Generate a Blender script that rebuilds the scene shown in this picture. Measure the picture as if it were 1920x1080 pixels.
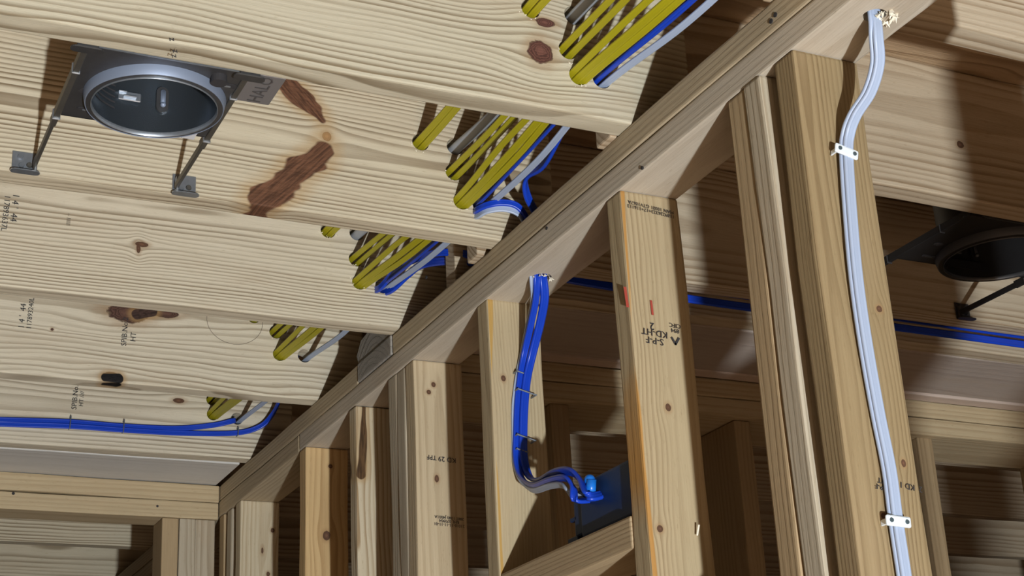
import bpy, bmesh, math, random
from mathutils import Vector, Matrix
random.seed(7)
for o in list(bpy.data.objects): bpy.data.objects.remove(o)
SC = bpy.context.scene; COL = SC.collection

# ---------------------------------------------------------------- camera
S = 0.9; EYE = 1.89                      # plan unit -> metres, eye height
FPX = 2954.3
RIGHT = Vector((0.9015, -0.1133, 0.4176)); UP = Vector((-0.4298, -0.3463, 0.8339)); FWD = Vector((-0.0502, 0.9312, 0.3609))
# columns of the plan->camera matrix, transposed into camera axes
CR = Vector((0.9015, -0.4298, -0.0502)); CU = Vector((-0.1133, -0.3463, 0.9312)); CF = Vector((0.4176, 0.8339, 0.3609))
CR.normalize(); CF = (CF - CR*CF.dot(CR)).normalized(); CU = CR.cross(CF)
cam_d = bpy.data.cameras.new('camera'); cam = bpy.data.objects.new('camera', cam_d); COL.objects.link(cam)
cam_d.sensor_width = 36; cam_d.lens = FPX/1920*36; cam_d.clip_start = .02
mw = Matrix((CR, CU, -CF)).transposed().to_4x4(); mw.translation = Vector((0, 0, EYE)); cam.matrix_world = mw
SC.camera = cam
# ---------------------------------------------------------------- world, lamp, exposure
w = bpy.data.worlds.new('world'); SC.world = w; w.use_nodes = True
w.node_tree.nodes['Background'].inputs[0].default_value = (1, .82, .68, 1)
w.node_tree.nodes['Background'].inputs[1].default_value = .002
LP = (.15, -1.8, -1.2)
ld = bpy.data.lights.new('work_light', 'POINT'); ld.energy = 640; ld.shadow_soft_size = .035; ld.color = (.90, .96, 1)
lo = bpy.data.objects.new('work_light', ld); COL.objects.link(lo); lo.location = (S*LP[0], S*LP[1], EYE + S*LP[2])
SC.view_settings.view_transform = 'Standard'; SC.view_settings.look = 'None'
SC.view_settings.exposure = 0.0; SC.view_settings.gamma = 1.0; SC.view_settings.use_curve_mapping = False

# ---------------------------------------------------------------- helpers
def wpos(o):
    return o.location + (wpos(o.parent) if o.parent else Vector((0, 0, 0)))
def P(x, y, z): return Vector((S*x, S*y, EYE + S*z))
def at(px, py, ax, v):
    """plan point where the sight line of a photo pixel meets the plane axis=v"""
    r = CR*((px-960)/FPX) - CU*((py-540)/FPX) + CF
    return r*(v/r[ax])
def tag(o, label=None, cat=None, group=None, kind=None):
    if label: o['label'] = label
    if cat: o['category'] = cat
    if group: o['group'] = group
    if kind: o['kind'] = kind
    return o
def empty(name, loc, label=None, cat=None, group=None):
    o = bpy.data.objects.new(name, None); COL.objects.link(o); o.location = loc; o.empty_display_size = .05
    return tag(o, label, cat, group)
def link_mesh(name, bm, mat, parent=None, origin=None, smooth=False):
    if origin is None:
        origin = Vector((0, 0, 0))
        if bm.verts:
            lo_ = [min(v.co[i] for v in bm.verts) for i in range(3)]; hi_ = [max(v.co[i] for v in bm.verts) for i in range(3)]
            origin = Vector([(a+b)/2 for a, b in zip(lo_, hi_)])
    for v in bm.verts: v.co -= origin
    bmesh.ops.recalc_face_normals(bm, faces=bm.faces)
    me = bpy.data.meshes.new(name); bm.to_mesh(me); bm.free()
    if mat: me.materials.append(mat)
    if smooth:
        for p_ in me.polygons: p_.use_smooth = True
    o = bpy.data.objects.new(name, me); COL.objects.link(o)
    if parent: o.parent = parent; o.location = origin - wpos(parent)
    else: o.location = origin
    return o
def box_bm(bm, a, b, bev=0, seg=2):
    r = bmesh.ops.create_cube(bm, size=1)
    vs = r['verts']
    for v in vs: v.co = Vector([(a[i]+b[i])/2 + v.co[i]*(b[i]-a[i]) for i in range(3)])
    if bev:
        es = list({e for v in vs for e in v.link_edges})
        bmesh.ops.bevel(bm, geom=es, offset=bev, segments=seg, affect='EDGES', profile=.6)
    return bm

# ---------------------------------------------------------------- node helpers
class NT:
    def __init__(s, name):
        s.m = bpy.data.materials.new(name); s.m.use_nodes = True; s.t = s.m.node_tree
        s.b = s.t.nodes['Principled BSDF']
    def n(s, ty): return s.t.nodes.new(ty)
    def put(s, sock, v):
        if hasattr(v, 'is_output') or isinstance(v, bpy.types.NodeSocket): s.t.links.new(v, sock)
        else: sock.default_value = v
    def m_(s, op, *a):
        nd = s.n('ShaderNodeMath'); nd.operation = op
        for i, v in enumerate(a): s.put(nd.inputs[i], v)
        return nd.outputs[0]
    def add(s, a, b): return s.m_('ADD', a, b)
    def sub(s, a, b): return s.m_('SUBTRACT', a, b)
    def mul(s, a, b): return s.m_('MULTIPLY', a, b)
    def sstep(s, v, a, b):
        nd = s.n('ShaderNodeMapRange'); nd.interpolation_type = 'SMOOTHSTEP'
        s.put(nd.inputs[0], v); nd.inputs[1].default_value = a; nd.inputs[2].default_value = b
        return nd.outputs[0]
    def vec(s, x, y, z):
        nd = s.n('ShaderNodeCombineXYZ')
        for i, v in enumerate((x, y, z)): s.put(nd.inputs[i], v)
        return nd.outputs[0]
    def noise(s, v, scale=1, detail=2, rough=.5):
        nd = s.n('ShaderNodeTexNoise'); s.t.links.new(v, nd.inputs['Vector'])
        nd.inputs['Scale'].default_value = scale; nd.inputs['Detail'].default_value = detail; nd.inputs['Roughness'].default_value = rough
        return nd.outputs[0]
    def mix(s, f, a, b, mode='MIX'):
        nd = s.n('ShaderNodeMix'); nd.data_type = 'RGBA'; nd.blend_type = mode
        s.put(nd.inputs[0], f)
        for sock, v in ((nd.inputs[6], a), (nd.inputs[7], b)):
            if isinstance(v, tuple): sock.default_value = (*v, 1) if len(v) == 3 else v
            else: s.put(sock, v)
        return nd.outputs[2]

def wood(name, axes, light, dark, freq=150, pith=(.01, -.05), knots=(), scars=(), warp=.012, contrast=.95,
         rnd=True, blotch=.55, grey=(.40, .29, .18), edge=None, seed=0., bump=.25, kcol=(.07, .035, .02)):
    """axes e.g. 'xzy': length, width, thickness axis of the board in its own coordinates"""
    g = NT(name)
    tc = g.n('ShaderNodeTexCoord'); sp = g.n('ShaderNodeSeparateXYZ'); g.t.links.new(tc.outputs['Object'], sp.inputs[0])
    A = {'x': sp.outputs[0], 'y': sp.outputs[1], 'z': sp.outputs[2]}
    L0, W0, T0 = (A[c] for c in axes)
    if rnd:
        oi = g.n('ShaderNodeObjectInfo'); R_ = oi.outputs['Random']
        off = g.add(g.mul(R_, 37.), seed)
        pw = g.add(g.mul(g.sub(R_, .5), .07), pith[0]); pt = g.add(g.mul(g.m_('FRACT', g.mul(R_, 7.3)), -.10), pith[1])
    else: off = seed; pw, pt = pith
    L = g.add(L0, off)
    n1 = g.sub(g.noise(g.vec(g.mul(L, 2.2), g.mul(W0, 7.), g.mul(T0, 7.)), 1, 2), .5)
    n2 = g.sub(g.noise(g.vec(g.mul(L, 7.), g.mul(W0, 26.), g.add(g.mul(T0, 20.), 5.)), 1, 2), .5)
    Wp = W0
    nk = g.sub(g.noise(g.vec(g.mul(L, 55.), g.mul(W0, 80.), 0.), 1, 3, .6), .5) if knots else 0.
    km = None; krel = None
    for (kx, ky, rx, ry) in knots:
        dx = g.mul(g.sub(L0, kx), 1/rx); dy = g.mul(g.sub(W0, ky), 1/ry)
        d2 = g.add(g.mul(dx, dx), g.mul(dy, dy))
        ef = g.m_('EXPONENT', g.mul(g.add(g.mul(g.mul(dx, dx), .5), g.mul(dy, dy)), -.16))
        Wp = g.sub(Wp, g.mul(g.mul(g.sub(W0, ky), ef), .85))
        d = g.add(g.m_('SQRT', d2), g.add(g.mul(n2, 1.0), g.mul(nk, .8)))
        km = d if km is None else g.m_('MINIMUM', km, d)
    wl = g.add(g.sub(Wp, pw), g.add(g.mul(n1, warp*3), g.mul(n2, warp*.35)))
    tl = g.add(g.sub(T0, pt), g.mul(n1, warp*1.5))
    r = g.m_('SQRT', g.add(g.mul(wl, wl), g.mul(tl, tl)))
    f = g.m_('FRACT', g.add(g.mul(r, freq), g.mul(g.noise(g.vec(g.mul(r, 22.), 0., 0.), 1, 2), 2.4)))
    late = g.mul(g.sstep(f, .30, .88), g.sub(1., g.sstep(f, .90, 1.)))
    vary = g.noise(g.vec(g.mul(L, 1.5), g.mul(r, 30.), 0.), 1, 2)
    late = g.mul(late, g.sstep(vary, .15, .75))
    fib = g.noise(g.vec(g.mul(L, 14.), g.mul(W0, 420.), g.mul(T0, 420.)), 1, 3, .6)
    fine = g.noise(g.vec(g.mul(L, 60.), g.mul(W0, 260.), g.mul(T0, 260.)), 1, 3, .7)
    blo = g.sstep(g.noise(g.vec(g.mul(L, 3.5), g.mul(W0, 16.), g.add(g.mul(T0, 16.), 9.)), 1, 4, .6), .5, .78)
    c = g.mix(g.mul(late, contrast), light, dark)
    c = g.mix(g.mul(blo, blotch), c, g.mix(.5, c, grey))
    c = g.mix(g.mul(g.sub(fib, .35), .9), c, g.mix(1., c, (.72, .68, .62), 'MULTIPLY'))
    c = g.mix(g.sstep(fine, .58, .8), c, g.mix(1., c, (.80, .77, .72), 'MULTIPLY'))
    if edge:   # bark-side edge band: (side, width, colour)
        side, wd, ec, half = edge
        ws = g.mul(W0, -1. if side < 0 else 1.); e_ = g.mul(g.sstep(g.add(ws, g.mul(n1, .05)), half - wd, half - wd + .002), g.sub(1., g.sstep(ws, half-.0022, half-.0012)))
        c = g.mix(g.mul(e_, .9), c, ec)
    if km is not None:
        halo = g.sub(1., g.sstep(km, .9, 2.2))
        c = g.mix(g.mul(halo, .45), c, (.30, .17, .075))
        kr = g.m_('FRACT', g.mul(km, 5.))
        kc = g.mix(g.sstep(kr, .2, .9), kcol, tuple(min(1, q*2.1) for q in kcol))
        kc = g.mix(g.sub(1., g.sstep(km, .1, .5)), kc, tuple(q*2.3 for q in kcol))
        c = g.mix(g.sub(1., g.sstep(km, .9, 1.05)), c, kc)
        c = g.mix(g.mul(g.sub(1., g.sstep(g.m_('ABSOLUTE', g.sub(km, .98)), .02, .10)), .6), c, (.05, .025, .015))
    for (x1, y1, x2, y2, rad, col_) in scars:
        vx, vy = x2-x1, y2-y1; q = vx*vx+vy*vy
        px_, py_ = g.sub(L0, x1), g.sub(W0, y1)
        tt = g.m_('MINIMUM', g.m_('MAXIMUM', g.mul(g.add(g.mul(px_, vx), g.mul(py_, vy)), 1/q), 0.), 1.)
        ex, ey = g.sub(px_, g.mul(tt, vx)), g.sub(py_, g.mul(tt, vy))
        dd = g.add(g.m_('SQRT', g.add(g.mul(ex, ex), g.mul(ey, ey))), g.add(g.mul(n2, rad*3.2), g.mul(tt, rad*-.25)))
        sc = g.sub(1., g.sstep(dd, rad*.8, rad*1.05))
        st = g.noise(g.vec(g.mul(tt, 3.), g.mul(g.add(g.mul(px_, vy/q**.5), g.mul(py_, -vx/q**.5)), 260.), n2), 1, 3, .6)
        rc = g.mix(g.sstep(st, .35, .65), col_, tuple(q_*.42 for q_ in col_))
        c = g.mix(g.mul(g.sub(1., g.sstep(dd, rad, rad*2.4)), .5), c, (.40, .25, .10))
        c = g.mix(sc, c, rc)
    g.t.links.new(c, g.b.inputs['Base Color'])
    g.b.inputs['Roughness'].default_value = .72; g.b.inputs['Specular IOR Level'].default_value = .25
    bp = g.n('ShaderNodeBump'); bp.inputs['Strength'].default_value = bump; bp.inputs['Distance'].default_value = .002
    g.put(bp.inputs['Height'], g.add(g.mul(late, .6), g.add(g.mul(fib, .8), g.mul(fine, .5)))); g.t.links.new(bp.outputs[0], g.b.inputs['Normal'])
    return g.m
def plain(name, col, rough=.5, metal=0, spec=.5, var=.0, scale=40.):
    g = NT(name)
    g.b.inputs['Roughness'].default_value = rough; g.b.inputs['Metallic'].default_value = metal; g.b.inputs['Specular IOR Level'].default_value = spec
    tc = g.n('ShaderNodeTexCoord')
    n = g.noise(tc.outputs['Object'], scale, 3, .6)
    g.t.links.new(g.mix(g.mul(g.sstep(n, .35, .7), var), tuple(col), tuple(q*.6 for q in col)), g.b.inputs['Base Color'])
    return g.m

PINE = (.58, .515, .38); PINE_D = (.20, .145, .08)
TAN = (.40, .295, .17); TAN_D = (.21, .14, .07)
M_joist = wood('pine_joist', 'xzy', PINE, PINE_D, 150)
M_joist_room = wood('pine_joist_right_room', 'xzy', (.52, .43, .31), (.22, .14, .07), 130, contrast=.9)
M_stud = wood('spruce_stud', 'zxy', TAN, TAN_D, 130, pith=(.0, -.04), contrast=.5)
M_stud_g = wood('grey_stud', 'zxy', (.46, .40, .30), (.24, .18, .11), 150, pith=(.02, -.02), contrast=.6, blotch=.8)
M_platey = wood('spruce_plate', 'yxz', (.47, .385, .26), (.25, .18, .10), 150, contrast=.5, blotch=.5)
M_platex = wood('end_wall_plate', 'xyz', (.50, .40, .25), (.30, .20, .10), 110, contrast=.5)
M_greyx = wood('grey_nailer', 'xyz', (.62, .61, .58), (.44, .42, .39), 60, contrast=.4, blotch=.5, grey=(.6, .6, .6))
M_block = wood('sawn_block', 'yxz', (.47, .36, .22), (.28, .19, .10), 170, contrast=.6)
M_ink = plain('black_ink', (.03, .028, .03), .8)
M_inkf = plain('faded_ink', (.17, .14, .10), .8)
M_splint = plain('splintered_wood', (.80, .74, .60), .8)
M_steel = plain('galvanised_steel', (.46, .50, .55), .36, .8, var=.35, scale=90)
M_steel_d = plain('dark_steel', (.13, .13, .135), .42, .75, var=.3, scale=60)
M_bar = plain('hanger_bar_steel', (.16, .15, .13), .5, .7, var=.3)
M_can = plain('can_inside_aluminium', (.22, .26, .30), .27, .9)
M_rim = plain('rim_steel', (.25, .30, .40), .5, .4)
M_yel = plain('yellow_cable_jacket', (.37, .33, .010), .42, spec=.4)
M_blue = plain('blue_cable_jacket', (.008, .05, .48), .32, spec=.5)
M_white = plain('white_cable_jacket', (.36, .43, .57), .42)
M_grey = plain('grey_cable_jacket', (.36, .38, .41), .5)
M_strap = plain('white_plastic_strap', (.72, .78, .82), .35)
M_wire = plain('staple_wire', (.20, .23, .27), .4, .6)
M_box = plain('blue_box_plastic', (.004, .022, .075), .5)
M_clamp = plain('light_blue_plastic', (.01, .16, .62), .3)
M_label = plain('paper_label', (.62, .63, .66), .6)
M_orange = plain('orange_ink', (.55, .12, .03), .6)

# ---------------------------------------------------------------- lumber
def board(name, X, Y, Z, mat, label=None, cat=None, group=None, kind=None, parent=None, bev=.0028, wob=.0009, holes=None, long=None):
    a = P(X[0], Y[0], Z[0]); b = P(X[1], Y[1], Z[1])
    eps = .0003; a += Vector((eps,)*3); b -= Vector((eps,)*3)
    d = b - a; ax = long if long is not None else max(range(3), key=lambda i: d[i])
    bm = bmesh.new(); box_bm(bm, a, b, bev, 2)
    n = int(d[ax]/.12)
    for i in range(1, n):
        co = a.copy(); co[ax] += d[ax]*i/n; no = Vector((0, 0, 0)); no[ax] = 1
        bmesh.ops.bisect_plane(bm, geom=bm.verts[:]+bm.edges[:]+bm.faces[:], plane_co=co, plane_no=no)
    ph = [random.uniform(0, 6) for _ in range(6)]
    for v in bm.verts:
        t = v.co[ax]
        for j, k in enumerate([i for i in range(3) if i != ax]):
            v.co[k] += wob*(math.sin(t*5.1+ph[j])+.6*math.sin(t*17+ph[j+2]+v.co[k]*40))
    o = link_mesh(name, bm, mat, parent)
    tag(o, label, cat, group, kind)
    if holes:
        cb = bmesh.new()
        for (hc, hdir, hr) in holes:
            q = Vector((0, 0, 1)).rotation_difference(hdir).to_matrix().to_4x4()
            bmesh.ops.create_cone(cb, cap_ends=True, segments=20, radius1=hr, radius2=hr, depth=.25, matrix=Matrix.Translation(hc) @ q)
        me = bpy.data.meshes.new('cut'); cb.to_mesh(me); cb.free()
        co_ = bpy.data.objects.new('cut', me); COL.objects.link(co_)
        md = o.modifiers.new('b', 'BOOLEAN'); md.operation = 'DIFFERENCE'; md.object = co_; md.solver = 'EXACT'
        bpy.context.view_layer.update()
        dg = bpy.context.evaluated_depsgraph_get()
        nm = bpy.data.meshes.new_from_object(o.evaluated_get(dg)); o.modifiers.clear(); o.data = nm
        if not nm.materials: nm.materials.append(mat)
        bpy.data.objects.remove(co_)
    return o
def stamp(parent, body, x, y, z, size, ang=0, mat=None, name='grade_stamp', face='-Y', ax_=None):
    cu = bpy.data.curves.new('t', 'FONT'); cu.body = body; cu.size = size*S; cu.align_x = 'CENTER'; cu.align_y = 'CENTER'; cu.space_line = .85
    cu.extrude = .00015; cu.resolution_u = 2
    t = bpy.data.objects.new('t', cu); COL.objects.link(t)
    bpy.context.view_layer.update()
    me = bpy.data.meshes.new_from_object(t.evaluated_get(bpy.context.evaluated_depsgraph_get()))
    bpy.data.objects.remove(t)
    a = math.radians(ang); c_, s_ = math.cos(a), math.sin(a)
    if face == '-Y': tx, ty, nn = Vector((c_, 0, s_)), Vector((-s_, 0, c_)), Vector((0, -1, 0))
    elif face == '-Z': tx, ty, nn = Vector((c_, -s_, 0)), Vector((-s_, -c_, 0)), Vector((0, 0, -1))
    elif face == '-X': tx, ty, nn = Vector((0, -c_, s_)), Vector((0, s_, c_)), Vector((-1, 0, 0))
    m = Matrix((tx, ty, nn)).transposed().to_4x4()
    me.transform(m)
    me.materials.clear(); me.materials.append(mat or M_ink)
    o = bpy.data.objects.new(name, me); COL.objects.link(o)
    pos = P(x, y, z) + nn*.0012
    o.parent = parent; o.location = pos - wpos(parent)
    return o

W = 1.0446; WD = .0965                      # wall face and stud depth
# --- joists of the left room
ROWZ = dict(  # cable hole centres (x, z) on each joist, rows 1..5
    Z=[(.885,1.152),(.955,1.155),(.94,1.098),(.985,1.062),(1.03,1.07)],
    A=[(.897,1.154),(.965,1.158),(.952,1.100),(.966,1.062),(1.003,1.064)],
    B=[(.911,1.155),(.972,1.157),(.968,1.110),(.980,1.060),(1.014,1.058)],
    C=[(.909,1.181),(.966,1.184),(.964,1.131),(.970,1.085),(1.016,1.083)],
    D=[(.905,1.172),(.962,1.178),(.954,1.143),(.962,1.094),(1.017,1.096)],
    E=[(.905,1.170),(.962,1.175),(.952,1.140),(.954,1.104),(1.013,1.098)])
JY = dict(Z=(1.264,1.306), A=(1.687,1.729), B=(2.1215,2.1635), C=(2.568,2.610), D=(3.031,3.073), E=(3.519,3.561))
JT = 1.237
X0, X1 = -1.3, 1.15
def loc(x, z, xr=(X0, X1)): return (S*(x-(xr[0]+xr[1])/2), S*(z-(1+JT)/2))
def kn(l): return [(*loc(x, z), S*rx, S*rz) for x, z, rx, rz in l]
def sc_(l): return [(*loc(a, b), *loc(c, d), S*r, col) for a, b, c, d, r, col in l]
RED = (.17, .078, .042)
JM = dict(
    Z=M_joist,
    A=wood('pine_joist_near', 'xzy', (.56,.51,.385), (.20,.15,.085), 120, pith=(.075,-.03), knots=kn([(.908,1.090,.018,.019),(.918,1.137,.016,.007)]), warp=.016, rnd=False, seed=3.1, blotch=.6, kcol=(.07,.03,.022)),
    B=wood('pine_joist_scarred', 'xzy', (.60,.53,.39), (.19,.135,.075), 175, pith=(-.0,-.055), knots=kn([(.750,1.138,.007,.008),(.640,1.006,.010,.006),(.668,1.008,.007,.005)]),
           scars=sc_([(.742,1.11,.645,1.012,.019,RED),(.742,1.165,.675,1.235,.015,RED)]), rnd=False, seed=8.2, warp=.010, kcol=(.16,.08,.04)),
    C=wood('pine_joist_middle', 'xzy', (.64,.575,.44), (.23,.175,.105), 175, pith=(.055,-.07), knots=kn([(.562,1.106,.011,.005),(.557,1.098,.004,.009)]), rnd=False, seed=12.7, warp=.008),
    D=wood('pine_joist_knotty', 'xzy', (.67,.61,.475), (.26,.20,.125), 85, pith=(.045,-.035), knots=kn([(.640,1.150,.042,.022),(.715,1.158,.03,.009),(.613,1.012,.018,.009),(.493,1.099,.003,.003)]), scars=sc_([(.601,1.010,.628,1.011,.0075,(.012,.010,.010)),(.690,1.158,.66,1.150,.010,(.07,.04,.03))]), rnd=False, seed=21.3, warp=.030, kcol=(.055,.028,.02)),
    E=wood('pine_joist_far', 'xzy', (.67,.61,.48), (.25,.195,.125), 160, pith=(-.02,-.075), knots=kn([(.871,1.130,.013,.006)]), rnd=False, seed=31.9, warp=.007))
JL = dict(Z='pine ceiling joist above the cables, cut off by the top edge of the photo',
    A='nearest lit pine ceiling joist with a round dark knot beside yellow cables',
    B='pine ceiling joist with a reddish Y-shaped bark scar behind the round light housing',
    C='pine ceiling joist with one small dark split knot, below the bark-scarred joist',
    D='pine ceiling joist with large oval brown knot and a black knot on its lower edge',
    E='farthest pine ceiling joist of the left room with blue cable stapled along it')
J = {}
for k in 'ZABCDE':
    y0, y1 = JY[k]
    J[k] = board('ceiling_joist', (X0, X1), JY[k], (1.0, JT), JM[k], JL[k], 'joist', 'ceiling joists of the left room',
        holes=[(P(x, (y0+y1)/2, z), Vector((0, 1, 0)), .0148*S) for x, z in ROWZ[k]] if k != 'E' else
              [(P(x, (y0+y1)/2, z), Vector((0, 1, 0)), .0148*S) for x, z in ROWZ[k]])
for i, y in enumerate((4.02, 4.52, 5.0)):
    board('ceiling_joist', (X0, X1), (y, y+.042), (1, JT), M_joist,
        ['pine ceiling joist hidden just behind the end wall plates at lower left', 'pinkish joist seen under the end wall opening at lower left, upper one', 'pinkish joist at the bottom left corner, seen through the opening'][i],
        'joist', 'joists beyond the left end wall')
# --- joists of the right room, lapped beside the left ones over the wall
RJ = [(1.306, 'pine joist at the top right corner, nearest in the right room', ),
      (1.731, 'grained pine joist behind the white cable, in front of the dark light housing'),
      (2.190, 'pine joist behind the dark light housing with blue cable along its lower edge'),
      (2.335, 'short-spaced pine joist just below the blue cable at right'),
      (3.075, 'joist of the far right room seen between the studs, first behind the end wall'),
      (3.575, 'joist of the far right room, second behind the end wall'),
      (4.060, 'joist of the far right room, third behind the end wall'),
      (4.575, 'joist of the far right room, fourth behind the end wall'),
      (5.05, 'joist of the far right room, fifth behind the end wall'),
      (5.5, 'joist of the far right room, farthest one')]
for i, (y, lb) in enumerate(RJ):
    m = M_joist_room
    xr = (1.035 if i < 3 else 1.06, 4.6)
    if i == 1:
        q = lambda x, z: (S*(x-(xr[0]+xr[1])/2), S*(z-(1+JT)/2))
        m = wood('pine_joist_small_knot', 'xzy', (.50,.40,.28), (.22,.14,.07), 120, pith=(.02,-.05), knots=[(*q(1.69,1.098), .006, .005)], warp=.012, contrast=.9)
    board('ceiling_joist', xr, (y, y+.042), (1.0, JT), m, lb, 'joist', 'ceiling joists of the right room')
# --- subfloor above, floor below (the setting)
def slab(name, a, b, mat, kind='structure'):
    bm = bmesh.new(); box_bm(bm, P(*a), P(*b)); o = link_mesh(name, bm, mat); o['kind'] = kind; return o
M_osb = wood('subfloor_panel', 'xyz', (.40,.28,.17), (.24,.15,.08), 40, blotch=1., grey=(.3,.2,.13), warp=.05, bump=.9)
slab('ceiling', (-1.5, -.6, JT+.001), (4.7, 6.2, JT+.03), M_osb)
slab('floor', (-5, -7, -2.13), (6, 7, -2.10), plain('plywood_floor', (.40,.25,.15), .8, var=.3, scale=3))
# --- partition wall: plates
PY0, PY1 = -1.5, 6.0
h1, h2 = at(1015, 520, 2, .92), at(1640, 30, 2, .92)
ph = [(P(h1.x, h1.y, .96), Vector((0, 0, 1)), .0165*S), (P(h2.x, h2.y, .96), Vector((0, 0, 1)), .014*S)]
RW0, RW1 = 2.655, 2.845                   # right end wall
p_up = board('top_plate', (W, W+WD), (PY0, 2.60), (.9605, 1.0), M_platey, 'upper plank of the doubled top plate, long sloping one running to the upper right', 'top plate', holes=ph)
board('top_plate', (W, W+WD), (2.79, PY1), (.9605, 1.0), M_platey, 'upper plank of the doubled top plate, part beyond the grey end-grain piece', 'top plate')
lw = board('top_plate', (W, W+WD), (PY0, 3.15), (.92, .9595), wood('tan_plate', 'yxz', (.55,.485,.39), (.36,.29,.21), 120, contrast=.4), 'lower plank of the doubled top plate, resting on the near studs', 'top plate', holes=ph)
board('top_plate', (W, W+WD), (3.155, PY1), (.92, .9595), M_platey, 'lower plank of the doubled top plate, far part beyond the butt joint', 'top plate')
M_greyd = wood('weathered_grey_wood', 'xyz', (.30,.28,.25), (.19,.17,.15), 90, contrast=.5, blotch=.8, grey=(.2,.19,.17), bump=.7)
board('plate_end_block', (W-.002, W+WD), (2.605, 2.785), (.9605, 1.0), M_greyd, 'grey rough piece let into the top plate of the partition wall', 'wood block', long=0)
# chamfered grey tab above it
bm = bmesh.new()
pts = [(2.605, 1.001), (2.785, 1.001), (2.795, 1.020), (2.770, 1.045), (2.72, 1.052), (2.62, 1.052), (2.605, 1.03)]
vs = [bm.verts.new(P(W+.002, y, z)) for y, z in pts]; f = bm.faces.new(vs)
r = bmesh.ops.extrude_face_region(bm, geom=[f]); bmesh.ops.translate(bm, vec=(.08, 0, 0), verts=[v for v in r['geom'] if isinstance(v, bmesh.types.BMVert)])
tag(link_mesh('packing_block', bm, M_greyd), 'rough grey wood block with cut corners standing on the top plate', 'wood block')
board('bottom_plate', (W, W+WD), (PY0, PY1), (-2.10, -2.06), M_platey, 'bottom plate under the studs of the partition wall', 'bottom plate')
# --- partition wall: studs  (y front, y back)
def kz(zc, l): return [(S*(z-zc), S*(x-(W+WD/2)), S*rz, S*rx) for x, z, rz, rx in l]
zc = (-2.06+.92)/2
M_s8 = wood('stud_ochre', 'zxy', (.29,.215,.115), (.155,.10,.045), 190, pith=(-.03,-.03), knots=kz(zc, [(1.122,.42,.004,.003),(1.12,.60,.004,.004),(1.085,.36,.004,.004),(1.085,.53,.004,.003)]), warp=.01, rnd=False, seed=2., contrast=.8, blotch=.5)
M_s5 = wood('stud_pale_knotty', 'zxy', (.43,.34,.205), (.22,.15,.075), 150, pith=(.02,-.03), knots=kz(zc, [(1.093,.605,.006,.005),(1.064,.438,.005,.005)]), warp=.018, rnd=False, seed=5.4, contrast=.6, edge=(-1, .006, (.42,.21,.05), .0434), blotch=.5)
M_s4 = wood('stud_straight_grain', 'zxy', (.46,.37,.23), (.25,.175,.09), 190, pith=(.03,-.02), knots=kz(zc, [(1.067,.783,.005,.004)]), warp=.006, rnd=False, seed=9.4, contrast=.5, edge=(-1, .006, (.45,.27,.07), .0434))
M_s3 = wood('stud_stamped', 'zxy', (.52,.42,.275), (.30,.21,.115), 140, pith=(.0,-.05), knots=kz(zc, [(1.085,.875,.005,.004),(1.075,.86,.004,.004),(1.085,.70,.006,.004)]), warp=.008, rnd=False, seed=14.4, contrast=.5)
M_s2 = wood('stud_waney', 'zxy', (.57,.49,.35), (.30,.2,.1), 120, pith=(-.04,-.01), knots=kz(zc, [(1.055,.80,.012,.006)]), scars=[(S*(.92-zc), -.028, S*(.78-zc), -.034, .008, (.13,.07,.03))], warp=.015, rnd=False, seed=18.)
M_s1 = wood('stud_resinous', 'zxy', (.60,.42,.21), (.34,.20,.08), 100, pith=(.005,-.03), knots=kz(zc, [(1.09,.73,.010,.008),(1.10,.88,.004,.004)]), warp=.02, rnd=False, seed=23., contrast=.8)
M_s0 = wood('stud_torn_grain', 'zxy', (.58,.50,.35), (.33,.22,.11), 120, pith=(.01,-.04), knots=kz(zc, [(1.125,.85,.006,.005),(1.10,.80,.010,.004),(1.115,.745,.006,.005)]), warp=.014, rnd=False, seed=27.)
STUDS = [((1.313,1.353), M_s8, 'thick near wall stud with two white cables strapped down its face'),
    ((1.378,1.4155), M_stud_g, 'grey-brown stud of the doubled pair, the half next to the dark gap'),
    ((1.4165,1.457), M_stud, 'tan stud of the doubled pair, the left half'),
    ((1.731,1.773), M_s5, 'large pale wall stud in the middle with an upside-down black grade stamp'),
    ((2.180,2.222), M_s4, 'wall stud with blue cables stapled down its face'),
    ((2.503,2.545), M_s3, 'pale front stud of the triple post, with black stamps and knots'),
    ((2.546,2.586), M_stud_g, 'middle ply of the triple stud post'),
    ((2.587,2.628), M_stud_g, 'rear ply of the triple stud post, farthest left'),
    ((2.800,2.838), M_s2, 'narrow-looking wall stud with dark bark wane and a split knot'),
    ((3.108,3.150), M_s1, 'orange-brown resinous wall stud, left of the stud with bark wane'),
    ((3.595,3.635), M_s0, 'small far wall stud with torn pale grain near its top'),
    ((3.673,3.712), M_stud_g, 'grey stud in the wall corner, nearer of the two'),
    ((3.738,3.780), M_stud, 'stud in the wall corner, farther of the two'),
    ((.86,.90), M_stud, 'wall stud just outside the right edge of the photo'),
    ((.23,.27), M_stud, 'second wall stud outside the right edge of the photo, beside the camera'),
    ((-.22,-.18), M_stud, 'third wall stud outside the photo, behind the camera'),
    ((-.67,-.63), M_stud, 'fourth wall stud outside the photo, behind the camera'),
    ((-1.12,-1.08), M_stud, 'last wall stud outside the photo, farthest behind the camera'),
    ((4.2,4.24), M_stud_g, 'partition wall stud hidden behind the end wall posts'),
    ((4.65,4.69), M_stud_g, 'partition wall stud far behind the end wall')]
ST = []
for (yr, m, lb) in STUDS:
    ST.append(board('wall_stud', (W, W+WD), yr, (-2.06, .92), m, lb, 'stud', 'studs of the partition wall', bev=.0035, wob=.0013))
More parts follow.
